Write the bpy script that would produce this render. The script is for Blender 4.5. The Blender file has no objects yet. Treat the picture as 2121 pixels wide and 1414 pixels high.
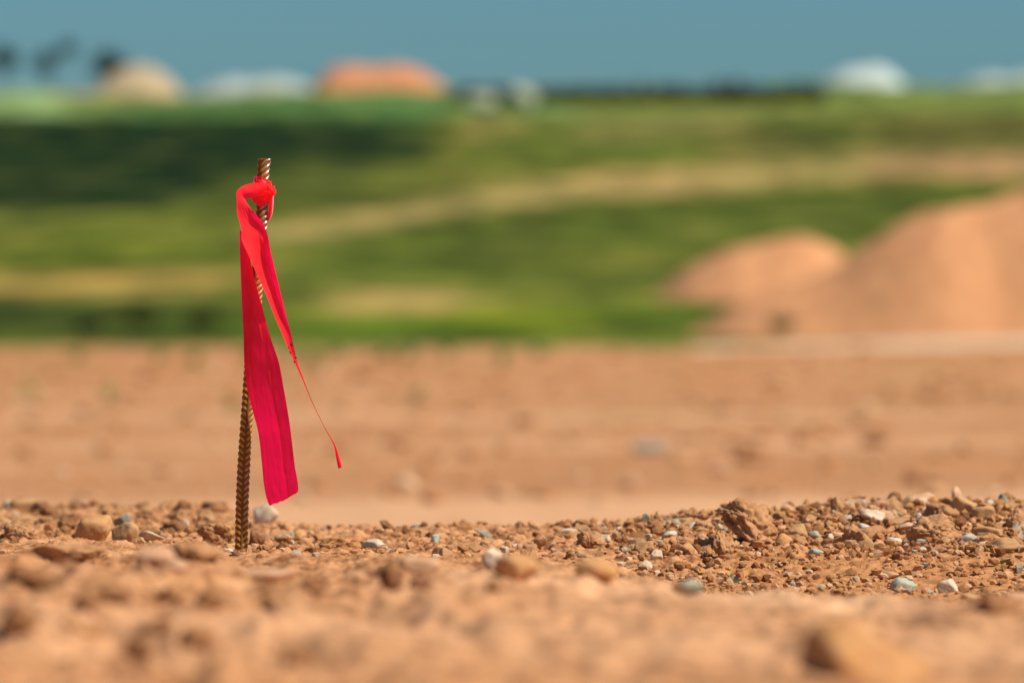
import bpy, math, random
import numpy as np

# ------------------------------------------------------------------ camera, sky, sun, exposure
R = math.radians
SC = bpy.context.scene
COL = SC.collection
CAM_H, F_PX, CX, CY = 0.237, 11783.0, 1060.5, 707.0     # camera height; focal length and centre in photo pixels
FOCUS = 6.3
cd = bpy.data.cameras.new('camera'); cam = bpy.data.objects.new('camera', cd); COL.objects.link(cam)
cam.location = (0, 0, CAM_H); cam.rotation_euler = (R(90), 0, 0)
cd.lens = 200; cd.sensor_width = 36; cd.clip_start = 0.1; cd.clip_end = 20000
cd.dof.use_dof = True; cd.dof.focus_distance = 6.29; cd.dof.aperture_fstop = 6.2; cd.dof.aperture_blades = 0
SC.camera = cam

SUN_ELEV, SUN_AZ = 50.0, 113.0          # azimuth clockwise from +Y (the view direction)
w = bpy.data.worlds.new('World'); SC.world = w; w.use_nodes = True
nt = w.node_tree; nt.nodes.clear()
sky = nt.nodes.new('ShaderNodeTexSky'); sky.sky_type = 'NISHITA'; sky.sun_disc = False
sky.sun_elevation = R(SUN_ELEV); sky.sun_rotation = R(SUN_AZ)
sky.altitude = 0; sky.air_density = 1.0; sky.dust_density = 1.0; sky.ozone_density = 2.0
tint = nt.nodes.new('ShaderNodeMix'); tint.data_type = 'RGBA'; tint.blend_type = 'MULTIPLY'; tint.inputs[0].default_value = 1
tint.inputs[7].default_value = (0.31, 0.545, 0.68, 1)
bg = nt.nodes.new('ShaderNodeBackground'); bg.inputs[1].default_value = 0.10
wo = nt.nodes.new('ShaderNodeOutputWorld')
nt.links.new(sky.outputs[0], tint.inputs[6]); nt.links.new(tint.outputs[2], bg.inputs[0]); nt.links.new(bg.outputs[0], wo.inputs[0])

sd = bpy.data.lights.new('sun', 'SUN'); sd.energy = 5.0; sd.angle = R(0.55); sd.color = (1.0, 0.91, 0.77)
sun = bpy.data.objects.new('sun', sd); COL.objects.link(sun)
_az, _el = R(SUN_AZ), R(SUN_ELEV)
from mathutils import Vector, Matrix, Euler
_dir = Vector((math.sin(_az)*math.cos(_el), math.cos(_az)*math.cos(_el), math.sin(_el)))
sun.rotation_euler = _dir.to_track_quat('Z', 'Y').to_euler(); sun.location = (3, -2, 6)

SC.view_settings.view_transform = 'Standard'; SC.view_settings.look = 'None'
SC.view_settings.exposure = 0.18; SC.view_settings.gamma = 1.0
SC.render.engine = 'CYCLES'
SC.cycles.use_denoising = True
SC.cycles.max_bounces = 8; SC.cycles.transmission_bounces = 6

# ------------------------------------------------------------------ noise
def _hash(ix, iy, iz, seed):
    h = (ix.astype(np.int64)*374761393 + iy.astype(np.int64)*668265263 + iz*2147483647 + seed*1274126177) & 0xffffffff
    h = ((h ^ (h >> 13))*1274126177) & 0xffffffff
    return (h ^ (h >> 16)) & 0xffffffff
def vnoise2(x, y, seed=0):
    xi = np.floor(x); yi = np.floor(y); fx = x-xi; fy = y-yi
    u = fx*fx*fx*(fx*(fx*6-15)+10); v = fy*fy*fy*(fy*(fy*6-15)+10)
    def g(a, b):
        t = _hash(xi+a, yi+b, 0, seed)/4294967296.0*6.2831853
        return np.cos(t)*(fx-a)+np.sin(t)*(fy-b)
    n0 = g(0,0)*(1-u)+g(1,0)*u; n1 = g(0,1)*(1-u)+g(1,1)*u
    return (n0*(1-v)+n1*v)*1.5
def fbm2(x, y, seed=0, oct=4, gain=.5):
    s = 0; a = 1
    for i in range(oct):
        s = s + a*vnoise2(x*2**i+17.3*i, y*2**i-9.1*i, seed+i); a *= gain
    return s
def _h3(ix, iy, iz, seed):
    h = (ix.astype(np.int64)*374761393 + iy.astype(np.int64)*668265263 + iz.astype(np.int64)*1103515245 + seed*1274126177) & 0xffffffff
    h = ((h ^ (h >> 13))*1274126177) & 0xffffffff
    return ((h ^ (h >> 16)) & 0xffffffff)/4294967296.0*2-1
def vnoise3(p, seed=0):
    pi = np.floor(p); f = p-pi; u = f*f*(3-2*f); s = 0
    for a in (0,1):
        for b in (0,1):
            for c in (0,1):
                wgt = (u[:,0] if a else 1-u[:,0])*(u[:,1] if b else 1-u[:,1])*(u[:,2] if c else 1-u[:,2])
                s = s + wgt*_h3(pi[:,0]+a, pi[:,1]+b, pi[:,2]+c, seed)
    return s
def fbm3(p, seed=0, oct=4, gain=.5):
    s = 0; a = 1
    for i in range(oct):
        s = s+a*vnoise3(p*2**i+5.7*i, seed+i); a *= gain
    return s
def crumbs(x, y, cell, seed, fill=.8):
    """height field of half buried round crumbs, one per cell"""
    xs = x/cell; ys = y/cell; xi = np.floor(xs); yi = np.floor(ys); out = np.zeros_like(x)
    for a in (-1,0,1):
        for b in (-1,0,1):
            cx = xi+a; cy = yi+b
            h1 = _hash(cx, cy, 1, seed)/4294967296.0; h2 = _hash(cx, cy, 2, seed)/4294967296.0
            h3 = _hash(cx, cy, 3, seed)/4294967296.0; h4 = _hash(cx, cy, 4, seed)/4294967296.0
            rr = (.25+.5*h3)*(h4 < fill)
            d2 = ((xs-cx-h1)**2+((ys-cy-h2)*(.7+.6*h4))**2)
            out = np.maximum(out, np.sqrt(np.maximum(0, rr*rr-d2)))
    return out*cell
def sstep(a, b, x):
    t = np.clip((x-a)/(b-a), 0, 1); return t*t*(3-2*t)

# ------------------------------------------------------------------ object helpers
def tag(o, label=None, cat=None, group=None, kind=None):
    if label: o['label'] = label
    if cat: o['category'] = cat
    if group: o['group'] = group
    if kind: o['kind'] = kind
    return o
def mesh_np(name, V, F, mats, smooth=True, midx=None):
    V = np.asarray(V, np.float32); F = np.asarray(F, np.int32)
    me = bpy.data.meshes.new(name); n = F.shape[1]
    me.vertices.add(len(V)); me.vertices.foreach_set('co', V.ravel())
    me.loops.add(F.size); me.loops.foreach_set('vertex_index', F.ravel())
    me.polygons.add(len(F)); me.polygons.foreach_set('loop_start', np.arange(0, F.size, n, dtype=np.int32))
    me.polygons.foreach_set('loop_total', np.full(len(F), n, np.int32))
    me.polygons.foreach_set('use_smooth', np.full(len(F), smooth))
    for m in (mats if isinstance(mats, (list, tuple)) else [mats]): me.materials.append(m)
    if midx is not None: me.polygons.foreach_set('material_index', np.asarray(midx, np.int32))
    me.update(calc_edges=True); me.validate()
    return me
def link(name, me, parent=None, loc=(0,0,0), rot=(0,0,0)):
    o = bpy.data.objects.new(name, me); COL.objects.link(o); o.location = loc; o.rotation_euler = rot
    if parent: o.parent = parent
    return o
def empty(name, loc=(0,0,0)):
    return link(name, None, None, loc)
def fattr(me, name, arr):
    a = me.attributes.new(name, 'FLOAT', 'POINT'); a.data.foreach_set('value', np.asarray(arr, np.float32).ravel())
def cattr(me, name, rgb):
    a = me.attributes.new(name, 'FLOAT_COLOR', 'POINT')
    b = np.ones((len(rgb), 4), np.float32); b[:, :3] = rgb; a.data.foreach_set('color', b.ravel())
def grid_faces(nr, nc):
    i = np.arange(nr-1)[:, None]*nc+np.arange(nc-1)[None, :]
    return np.stack([i, i+1, i+nc+1, i+nc], -1).reshape(-1, 4)
def srgb(r, g, b):
    f = lambda c: c/12.92 if c <= .04045 else ((c+.055)/1.055)**2.4
    return (f(r/255), f(g/255), f(b/255))

class NT:
    def __init__(s, name):
        s.m = bpy.data.materials.new(name); s.m.use_nodes = True; s.t = s.m.node_tree; s.t.nodes.clear()
        s.out = s.n('ShaderNodeOutputMaterial')
    def n(s, typ, **kw):
        x = s.t.nodes.new(typ)
        for k, v in kw.items(): setattr(x, k, v)
        return x
    def l(s, a, b): s.t.links.new(a, b)
    def coord(s, which='Object'):
        return s.n('ShaderNodeTexCoord').outputs[which]
    def noise(s, vec, scale, detail=4, rough=.55, out='Fac'):
        x = s.n('ShaderNodeTexNoise'); x.inputs['Scale'].default_value = scale; x.inputs['Detail'].default_value = detail
        x.inputs['Roughness'].default_value = rough
        if vec is not None: s.l(vec, x.inputs['Vector'])
        return x.outputs[out]
    def ramp(s, fac, stops):
        x = s.n('ShaderNodeValToRGB'); e = x.color_ramp.elements
        while len(e) < len(stops): e.new(.5)
        for k, (p, c) in zip(e, stops): k.position = p; k.color = (*c, 1) if len(c) == 3 else c
        s.l(fac, x.inputs[0]); return x.outputs[0]
    def mix(s, fac, a, b, mode='MIX'):
        x = s.n('ShaderNodeMix', data_type='RGBA', blend_type=mode)
        for i, v in ((0, fac), (6, a), (7, b)):
            if hasattr(v, 'links'): s.l(v, x.inputs[i])
            elif i == 0: x.inputs[0].default_value = v
            else: x.inputs[i].default_value = (*v, 1)
        return x.outputs[2]
    def attr(s, name, out='Fac'):
        x = s.n('ShaderNodeAttribute'); x.attribute_name = name; return x.outputs[out]
    def bump(s, h, dist, strength=1):
        x = s.n('ShaderNodeBump'); x.inputs['Distance'].default_value = dist; x.inputs['Strength'].default_value = strength
        s.l(h, x.inputs['Height']); return x.outputs[0]
    def bsdf(s, color, rough=.9, normal=None, spec=.2, metal=0):
        x = s.n('ShaderNodeBsdfPrincipled')
        for k, v in (('Base Color', color), ('Roughness', rough), ('Metallic', metal)):
            if hasattr(v, 'links'): s.l(v, x.inputs[k])
            elif k == 'Base Color': x.inputs[k].default_value = (*v, 1)
            else: x.inputs[k].default_value = v
        x.inputs['Specular IOR Level'].default_value = spec
        if normal is not None: s.l(normal, x.inputs['Normal'])
        return x.outputs[0]
    def done(s, sh): s.l(sh, s.out.inputs['Surface']); return s.m

# ------------------------------------------------------------------ materials
SOIL = [(.20, .072, .025), (.49, .225, .095), (.63, .335, .170)]
def soil_material():
    k = NT('orange_soil'); c = k.coord()
    big = k.noise(c, 3.0, 5); mid = k.noise(c, 45, 5, .65); fine = k.noise(c, 420, 3, .6)
    col = k.ramp(mid, [(.39, SOIL[0]), (.51, SOIL[1]), (.66, SOIL[2])])
    col = k.mix(k.ramp(big, [(.35, (0,0,0)), (.70, (1,1,1))]), col, k.mix(.30, col, (.55, .29, .14)))
    col = k.mix(.8, col, k.ramp(fine, [(.25, (.72,.70,.68)), (.6, (1.0,1.0,1.0)), (.8, (1.22,1.22,1.2))]), 'MULTIPLY')
    pale = k.attr('pale'); col = k.mix(pale, col, (.72, .41, .225))
    pink = k.attr('pinkish'); col = k.mix(pink, col, (.44, .192, .072))
    green = k.attr('weedy'); col = k.mix(green, col, (.17, .175, .040))
    b = k.bump(fine, .0012, .7)
    return k.done(k.bsdf(col, .95, b, .12))
def stone_material(name, base, dark, lite, dust=.35, scale=1.0, rough=.85, dustcol=(.50, .26, .12)):
    k = NT(name); c = k.coord(); info = k.n('ShaderNodeObjectInfo')
    add = k.n('ShaderNodeVectorMath', operation='ADD'); k.l(c, add.inputs[0])
    mul = k.n('ShaderNodeVectorMath', operation='SCALE'); mul.inputs[3].default_value = 7.0
    comb = k.n('ShaderNodeCombineXYZ'); k.l(info.outputs['Random'], comb.inputs[0]); k.l(info.outputs['Random'], comb.inputs[1])
    k.l(comb.outputs[0], mul.inputs[0]); k.l(mul.outputs[0], add.inputs[1]); v = add.outputs[0]
    n1 = k.noise(v, 55*scale, 5, .6); n2 = k.noise(v, 330*scale, 3, .6)
    col = k.ramp(n1, [(.30, dark), (.5, base), (.72, lite)])
    col = k.mix(.6, col, k.ramp(n2, [(.3, (.75,.74,.72)), (.7, (1.12,1.12,1.12))]), 'MULTIPLY')
    dm = k.ramp(k.noise(v, 28*scale, 4, .6), [(.62-dust*.5, (0,0,0)), (.92-dust*.5, (1,1,1))])
    col = k.mix(dm, col, dustcol)
    b = k.bump(n2, .0010, .5)
    return k.done(k.bsdf(col, rough, b, .22))
M = {}
M['soil'] = soil_material()
M['clod'] = stone_material('dried_clod', (.40,.185,.075), (.26,.115,.045), (.54,.285,.135), .45)
M['clod_dark'] = stone_material('dark_clod', (.27,.115,.045), (.16,.068,.028), (.40,.19,.08), .12)
M['tan'] = stone_material('tan_stone', (.48,.275,.125), (.36,.185,.075), (.60,.38,.20), .48)
M['orange'] = stone_material('orange_stone', (.56,.27,.095), (.44,.19,.065), (.66,.37,.16), .42)
M['pink'] = stone_material('peach_stone', (.60,.345,.205), (.50,.25,.13), (.70,.45,.29), .40)
M['cream'] = stone_material('cream_stone', (.66,.50,.345), (.54,.36,.21), (.76,.63,.47), .14)
M['white'] = stone_material('pale_stone', (.62,.52,.395), (.46,.35,.24), (.72,.64,.52), .30)
M['grey'] = stone_material('grey_stone', (.37,.325,.25), (.26,.215,.155), (.48,.43,.345), .16)
M['bluegrey'] = stone_material('blue_grey_stone', (.285,.27,.22), (.18,.165,.13), (.39,.375,.31), .12)
M['green'] = stone_material('greenish_stone', (.40,.41,.31), (.29,.295,.22), (.51,.515,.41), .12)

def rebar_material():
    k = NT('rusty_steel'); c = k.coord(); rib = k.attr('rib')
    n = k.noise(c, 260, 5, .65); n2 = k.noise(c, 1100, 3, .6); n3 = k.noise(c, 30, 3)
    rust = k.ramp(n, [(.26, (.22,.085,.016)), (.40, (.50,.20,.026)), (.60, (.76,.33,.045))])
    rust = k.mix(k.ramp(rib, [(.08, (.9,.9,.9)), (.42, (0,0,0))]), rust, (.15,.062,.020))  # darker rust in the valleys, with the ribs' shadow lines painted into it
    rust = k.mix(.7, rust, k.ramp(n2, [(.3, (.6,.55,.5)), (.7, (1.15,1.1,1.05))]), 'MULTIPLY')
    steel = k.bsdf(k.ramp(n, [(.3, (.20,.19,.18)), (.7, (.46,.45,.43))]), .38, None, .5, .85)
    rs = k.bsdf(rust, .8, k.bump(n2, .0006, .6), .25)
    wear = k.n('ShaderNodeMath', operation='MULTIPLY_ADD'); k.l(rib, wear.inputs[0]); wear.inputs[1].default_value = 1.1
    off = k.n('ShaderNodeMath', operation='MULTIPLY_ADD'); k.l(n3, off.inputs[0]); off.inputs[1].default_value = 1.6; off.inputs[2].default_value = -1.42
    k.l(off.outputs[0], wear.inputs[2])
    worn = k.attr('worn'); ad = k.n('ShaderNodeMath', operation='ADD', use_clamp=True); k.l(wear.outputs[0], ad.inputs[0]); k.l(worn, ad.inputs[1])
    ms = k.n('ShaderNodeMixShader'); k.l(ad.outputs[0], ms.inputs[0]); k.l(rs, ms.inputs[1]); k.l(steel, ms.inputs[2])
    return k.done(ms.outputs[0])
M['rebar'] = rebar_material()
def tape_material():
    k = NT('flagging_tape_plastic'); c = k.coord()
    n = k.noise(c, 60, 4); n2 = k.noise(c, 500, 3)
    dcol = k.mix(k.ramp(n, [(.42, (0,0,0)), (.72, (.8,.8,.8))]), (.70,.026,.026), (.58,.020,.020))
    d = k.n('ShaderNodeBsdfDiffuse'); k.l(dcol, d.inputs[0])
    t = k.n('ShaderNodeBsdfTranslucent'); t.inputs[0].default_value = (.62,.002,.074,1)
    g = k.n('ShaderNodeBsdfGlossy'); g.inputs[0].default_value = (1,1,1,1); g.inputs[1].default_value = .48
    cm = k.n('ShaderNodeMapping'); cm.inputs['Scale'].default_value = (1.0, 1.0, .28); cm.inputs['Rotation'].default_value = (0, .25, 0); k.l(c, cm.inputs[0])
    n4 = k.noise(cm.outputs[0], 190, 4, .62); bm = k.bump(n4, .0016, .55)
    for x in (d, g, t): k.l(bm, x.inputs['Normal'])
    m1 = k.n('ShaderNodeAddShader'); k.l(d.outputs[0], m1.inputs[0]); k.l(t.outputs[0], m1.inputs[1])
    fr = k.n('ShaderNodeFresnel'); fr.inputs[0].default_value = 1.05
    m2 = k.n('ShaderNodeMixShader'); k.l(fr.outputs[0], m2.inputs[0]); k.l(m1.outputs[0], m2.inputs[1]); k.l(g.outputs[0], m2.inputs[2])
    return k.done(m2.outputs[0])
M['tape'] = tape_material()
def plain(name, col, rough=.8, spec=.3, var=.25, scale=20):
    k = NT(name); c = k.coord(); n = k.noise(c, scale, 4)
    a = tuple(x*(1-var) for x in col); b = tuple(min(.9, x*(1+var)) for x in col)
    return k.done(k.bsdf(k.ramp(n, [(.3, a), (.7, b)]), rough, None, spec))
M['ink'] = plain('black_ink', (.012,.010,.010), .6)
def leaf_material(name, col, var=.35, scale=4, trans=.3):
    k = NT(name); c = k.coord(); n = k.noise(c, scale, 3)
    a = tuple(x*(1-var) for x in col); b = tuple(x*(1+var) for x in col)
    cc = k.ramp(n, [(.3, a), (.7, b)])
    d = k.n('ShaderNodeBsdfDiffuse'); t = k.n('ShaderNodeBsdfTranslucent'); k.l(cc, d.inputs[0]); k.l(cc, t.inputs[0])
    m = k.n('ShaderNodeMixShader'); m.inputs[0].default_value = trans; k.l(d.outputs[0], m.inputs[1]); k.l(t.outputs[0], m.inputs[2])
    return k.done(m.outputs[0])
M['weed'] = leaf_material('weed_leaf', (.40,.42,.15), scale=60)
M['straw'] = leaf_material('dry_straw', (.30,.27,.08), scale=80)
M['seedling'] = leaf_material('seedling_leaf', (.22,.34,.20), scale=200)
M['purple'] = leaf_material('purple_leaf', (.16,.08,.13), scale=200)
M['bark'] = plain('bark', (.10,.075,.05), .9)
M['tree_leaf'] = leaf_material('dark_tree_leaf', (.030,.042,.022), scale=1.5, trans=.2)
M['bush_leaf'] = leaf_material('bush_leaf', (.10,.11,.035), scale=1.5, trans=.2)
M['hedge_leaf'] = leaf_material('hedge_leaf', (.080,.066,.012), scale=.8, trans=.2)
M['heap_white'] = plain('white_gravel', (.46,.52,.49), .9, .2, .06, 1)
M['heap_pale'] = plain('pale_gravel_heap', (.36,.42,.38), .9, .2, .10, 1)
M['boulder'] = plain('pale_boulder_stone', (.36,.37,.25), .9, .2, .15, 1)
M['heap_green'] = plain('pale_green_heap', (.26,.38,.31), .9, .2, .12, 1)

# ------------------------------------------------------------------ terrain
XS = np.array([-.60, -.46, -.36, -.30, -.24, -.12, .02, .12, .20, .30, .42, .56])
PROF = {  # (distance, height) of the soil along each of the columns above
 0: [(2.5,.028),(3.4,.036),(4.2,.044),(4.7,.043),(5.35,.021),(5.7,.010),(6.1,.012),(6.22,.014),(6.4,.003),(6.8,.002),(7.4,.003),(7.8,.004),(8.15,.001),(8.45,-.03),(9,-.15),(9.6,-.24),(10,-.27)],
 1: [(2.5,.028),(3.4,.036),(4.2,.044),(4.7,.043),(5.35,.021),(5.7,.010),(6.1,.011),(6.22,.013),(6.4,.003),(6.8,.002),(7.4,.003),(7.8,.003),(8.1,-.001),(8.4,-.03),(9,-.15),(9.6,-.24),(10,-.27)],
 2: [(2.5,.028),(3.4,.036),(4.2,.044),(4.7,.043),(5.35,.021),(5.7,.010),(6.0,.006),(6.18,.009),(6.35,.002),(6.8,.0),(7.4,.002),(7.7,.003),(8.0,-.003),(8.3,-.035),(9,-.15),(9.6,-.24),(10,-.27)],
 3: [(2.5,.028),(3.4,.036),(4.2,.044),(4.7,.043),(5.35,.021),(5.7,.010),(6.0,.004),(6.22,.0),(6.4,.0),(6.7,.0),(7.2,.002),(7.5,-.006),(7.8,-.02),(9,-.15),(9.6,-.24),(10,-.27)],
 4: [(2.5,.026),(3.4,.034),(4.2,.038),(4.7,.036),(5.35,.020),(5.7,.012),(6.0,.004),(6.25,-.003),(6.5,-.003),(6.8,.0),(7.1,.002),(7.35,-.004),(7.7,-.03),(9,-.15),(9.6,-.24),(10,-.27)],
 5: [(2.5,.026),(3.4,.034),(4.2,.038),(4.7,.036),(5.35,.020),(5.7,.012),(5.95,.006),(6.25,-.006),(6.5,-.006),(6.8,.0),(7.1,.002),(7.3,-.003),(7.6,-.03),(9,-.15),(9.6,-.24),(10,-.27)],
 6: [(2.5,.026),(3.4,.034),(4.2,.038),(4.7,.036),(5.35,.020),(5.7,.012),(5.95,.002),(6.2,-.012),(6.5,-.006),(6.8,.002),(7.1,.004),(7.25,-.002),(7.6,-.04),(9,-.15),(9.6,-.24),(10,-.27)],
 7: [(2.5,.024),(3.4,.032),(4.2,.032),(4.75,.026),(5.4,.006),(5.9,-.010),(6.2,-.018),(6.45,-.004),(6.75,.008),(7.0,.010),(7.2,.002),(7.5,-.03),(9,-.15),(9.6,-.24),(10,-.27)],
 8: [(2.5,.022),(3.4,.030),(4.2,.028),(4.8,.018),(5.4,-.014),(5.9,-.034),(6.15,-.026),(6.4,-.004),(6.68,.012),(6.95,.021),(7.15,.014),(7.5,-.03),(9,-.15),(9.6,-.24),(10,-.27)],
 9: [(2.5,.022),(3.4,.030),(4.2,.028),(4.8,.018),(5.4,-.014),(5.9,-.038),(6.1,-.031),(6.4,-.004),(6.65,.016),(6.9,.026),(7.1,.021),(7.5,-.02),(9,-.15),(9.6,-.24),(10,-.27)],
 10:[(2.5,.022),(3.4,.030),(4.2,.028),(4.8,.018),(5.4,-.014),(5.9,-.040),(6.1,-.033),(6.4,-.004),(6.65,.018),(6.9,.031),(7.1,.031),(7.5,-.01),(9,-.15),(9.6,-.24),(10,-.27)],
 11:[(2.5,.022),(3.4,.030),(4.2,.028),(4.8,.018),(5.4,-.014),(5.9,-.040),(6.1,-.033),(6.4,-.004),(6.65,.020),(6.9,.034),(7.1,.034),(7.5,-.01),(9,-.15),(9.6,-.24),(10,-.27)]
}
def ruts(x, y):
    s_ = 0
    for c0, k0, w0 in ((15.5,.10,.16),(17.2,.10,.16),(22.4,-.06,.22),(24.3,-.06,.22),(31,.12,.3),(33.4,.12,.3),(47,-.05,.5),(52,.08,.5),(70,.02,.8)):
        q = (y-c0-k0*x-.25*np.sin(x*.7+c0))/w0
        s_ = s_-1.6*np.exp(-q*q)+.8*np.exp(-(np.abs(q)-1.7)**2*2.5)
    return s_
def far_z(y):
    return np.interp(y, [10, 30, 60, 90, 118, 121, 135], [-.27, -.27, -.26, -.08, .14, .10, -1.2])
def base_z(x, y):
    zz = np.stack([np.interp(y, *zip(*PROF[i])) for i in range(12)], 0)
    xc = np.clip(x, XS[0], XS[-1]-1e-6); i = np.clip(np.searchsorted(XS, xc, 'right')-1, 0, 10)
    t = (xc-XS[i])/(XS[i+1]-XS[i]); t = t*t*(3-2*t); k = np.arange(len(x))
    z = zz[i, k]*(1-t)+zz[i+1, k]*t
    z = np.where(y > 10, far_z(y), z)
    near = 1-sstep(8.2, 10, y)
    left = 1-sstep(-.1, .25, x)
    fore = 1-sstep(5.3, 6.0, y)
    a = .0035+.004*fore+.009*fore*left
    z = z+a*near*fbm2(x*9, y*5, 3, 3)
    z = z+near*.0028*fbm2(x*30, y*22, 8, 3)
    far = sstep(9, 14, y)*(1-sstep(110, 119, y))
    z = z+far*((.020*fbm2(x*1.1, y*.45, 21, 5)+.05*vnoise2(x*.09, y*.05, 5))+.016*ruts(x, y)*sstep(18, 20, y))
    z = z+.02*np.clip(x-3, 0, 20)*sstep(80, 117, y)*(1-sstep(121, 128, y))
    return z
def zat(x, y): return float(base_z(np.array([x], float), np.array([y], float))[0])
def wx(px, d): return (px-CX)*d/F_PX
def wz(py, d): return CAM_H+(CY-py)*d/F_PX
def hit(px, py, d0=2.6, d1=8.2):
    d = np.arange(d0, d1, .004); x = wx(px, d); z = wz(py, d); t = base_z(x, d)
    g = z-t; k = np.nonzero(g <= 0)[0]
    if len(k): return float(d[k[0]]), float(t[k[0]])
    m = (d > 6.2) & (d < 8.0); j = np.argmin(np.where(m, g/d, 9)); return float(d[j]), float(t[j])

def axis(dense0, dense1, step, grow, lim0, lim1):
    a = list(np.arange(dense0, dense1+step/2, step))
    s = step; v = a[-1]
    while v < lim1: s *= grow; v += s; a.append(v)
    s = step; v = a[0]; b = []
    while v > lim0: s *= grow; v -= s; b.append(v)
    return np.array(b[::-1]+a)
gx = axis(-.74, .74, .0020, 1.10, -3000, 3000)
ya = axis(5.62, 7.2, .0024, 1.010, 2.2, 8.4)
yb = [2.2]; s = .03
ya = ya[ya > 2.2]
y = ya[0]; pre = []
s = ya[1]-ya[0]
while y > -400: s *= 1.12; y -= s; pre.append(y)
post = []; y = ya[-1]; s = ya[-1]-ya[-2]
while y < 137: s = min(s*1.03, max(.02, y*.012)); y += s; post.append(y)
gy = np.array(pre[::-1]+list(ya)+post)
GX, GY = np.meshgrid(gx, gy); X = GX.ravel(); Y = GY.ravel()
Z = base_z(X, Y)
dense = (np.abs(X) < .85) & (Y > 2.4) & (Y < 8.8)
xd, yd = X[dense], Y[dense]
fade = sstep(2.4, 3.0, yd)*(1-sstep(8.2, 8.8, yd))*(1-sstep(.76, .85, np.abs(xd)))
rough = np.clip(.65+.8*fbm2(xd*5, yd*5, 40, 2), .15, 1.4)
right = sstep(.02, .25, xd)
cr = .30*crumbs(xd, yd, .011, 60, .5)+.55*crumbs(xd+.003, yd, .0060, 61, .8)+.35*crumbs(xd, yd, .024, 62, .25)
crust = np.abs(fbm2(xd*60, yd*60, 70, 3))
heap = sstep(6.25, 6.45, yd)
smoothfront = 1-.35*(1-sstep(5.2, 5.9, yd))
Z[dense] += fade*rough*smoothfront*(cr*(.8-.25*right) + .0040*(.45-crust) + .0010*fbm2(xd*300, yd*300, 80, 2))
lump = .5-np.abs(fbm2(xd*19, yd*15, 44, 3)); big = .5-np.abs(fbm2(xd*9, yd*6, 45, 3))
Z[dense] += fade*(heap*(1-sstep(7.9, 8.3, yd))*.017*(lump-.40) + (1-sstep(5.2, 5.8, yd))*(1-sstep(-.12, .1, xd))*(.020*(big-.34)+.008*(lump-.4)) + (1-sstep(5.2, 5.8, yd))*sstep(-.12, .1, xd)*.014*(big-.36))
# sharp crusty shelf of dried soil left of the stake
shelf = sstep(-.61, -.55, xd)*(1-sstep(-.345, -.315, xd))*sstep(6.08, 6.14, yd)*(1-sstep(6.20, 6.27, yd))
Z[dense] += shelf*(.004+.008*np.clip(fbm2(xd*16, yd*20, 90, 3), -.6, 1))*fade
me = mesh_np('ground', np.stack([X, Y, Z], 1), grid_faces(len(gy), len(gx)), M['soil'])
pale = np.zeros_like(X)
pale = np.maximum(pale, .65*sstep(14, 15.5, Y)*(1-sstep(17.5, 20, Y))*(1-.4*sstep(-.6,-1.2,X)))
pale = np.maximum(pale, .75*np.exp(-((Y-4.75)/.45)**2)*sstep(-.22, .1, X)*np.clip(.6+.7*fbm2(X*6, Y*3, 33, 2), 0, 1))
pale = np.maximum(pale, .35*np.exp(-((Y-3.9)/.3)**2))
pale = np.maximum(pale, .55*sstep(84, 95, Y)*(1-sstep(113, 118, Y))*np.clip(.45+.9*fbm2(X*.35, Y*.1, 34, 3), 0, 1)*sstep(-4, -.5, X))
pale = np.maximum(pale, .30*sstep(19, 30, Y)*np.clip(fbm2(X*.5, Y*.12, 35, 3), 0, 1))
pale = np.maximum(pale, .55*sstep(19, 24, Y)*np.clip(2.2*fbm2(np.log(np.maximum(Y, 1))*7+.02*X, X*.05, 39, 3), 0, 1))
pk = .45*sstep(36, 70, Y)+(.15+.45*sstep(18, 22, Y))*((Y > 14) & (Y < 112))*np.clip(fbm2(X*6/np.maximum(Y/12,1), np.log(np.maximum(Y, 1))*22, 38, 4)*2.0-.25, 0, 1)+.55*(np.abs(X) < .9)*sstep(.12, .3, X)*(1-sstep(6.35, 6.5, Y))*sstep(5.5, 5.9, Y)
weedy = 1.1*sstep(99, 117, Y)*np.clip(fbm2(X*.45, Y*.13, 36, 4)*1.5+.25*sstep(108, 118, Y), 0, 1)*(1-sstep(3, 6, X))+.25*sstep(25, 40, Y)*np.clip(fbm2(X*.5, np.log(np.maximum(Y, 1))*9, 37, 3)*1.8-.3, 0, 1)
fattr(me, 'pale', np.clip(pale, 0, 1)); fattr(me, 'pinkish', np.clip(pk, 0, .8)); fattr(me, 'weedy', np.clip(weedy, 0, .95))
tag(link('ground', me), kind='structure')

# ---- hill of crop fields behind the dirt
D0 = 120.0
def hd(py): return D0*math.exp((715-py)/300.0)           # distance of the slope point seen at a height in the photo
def crest_y(x):                                           # distance of the brow
    return 700+0*x
def hill_z(x, y):
    yy = np.clip(y, 60, 690)
    py = 715-300*np.log(np.clip(yy, 100, 690)/D0)
    z = CAM_H+(CY-py)*yy/F_PX
    tilt = np.interp(x, [-70, -45, -20, 10, 40, 70], [.0, .1, .25, .5, 1.2, 1.2])*sstep(350, 690, yy)
    z = z+tilt
    z = np.where(y < 121, z-(121-y)*.25, z)
    top = z
    z = np.where(y > 690, top-(np.clip(y, 690, 1e6)-690)*.012-.4*sstep(690, 720, y), z)
    z = z+np.where(y > 130, .05, 0)*fbm2(x*.2, y*.05, 50, 3)+.55*sstep(520, 690, y)*fbm2(x*.07, y*.004, 59, 3)
    return z
hx = axis(-75, 75, 1.0, 1.12, -4000, 4000)
hy = [116.0]
while hy[-1] < 720: hy.append(hy[-1]*1.0075)
while hy[-1] < 9000: hy.append(hy[-1]*1.12)
hy = np.array(hy)
HX, HY = np.meshgrid(hx, hy); X = HX.ravel(); Y = HY.ravel(); Z = hill_z(X, Y)
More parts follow.
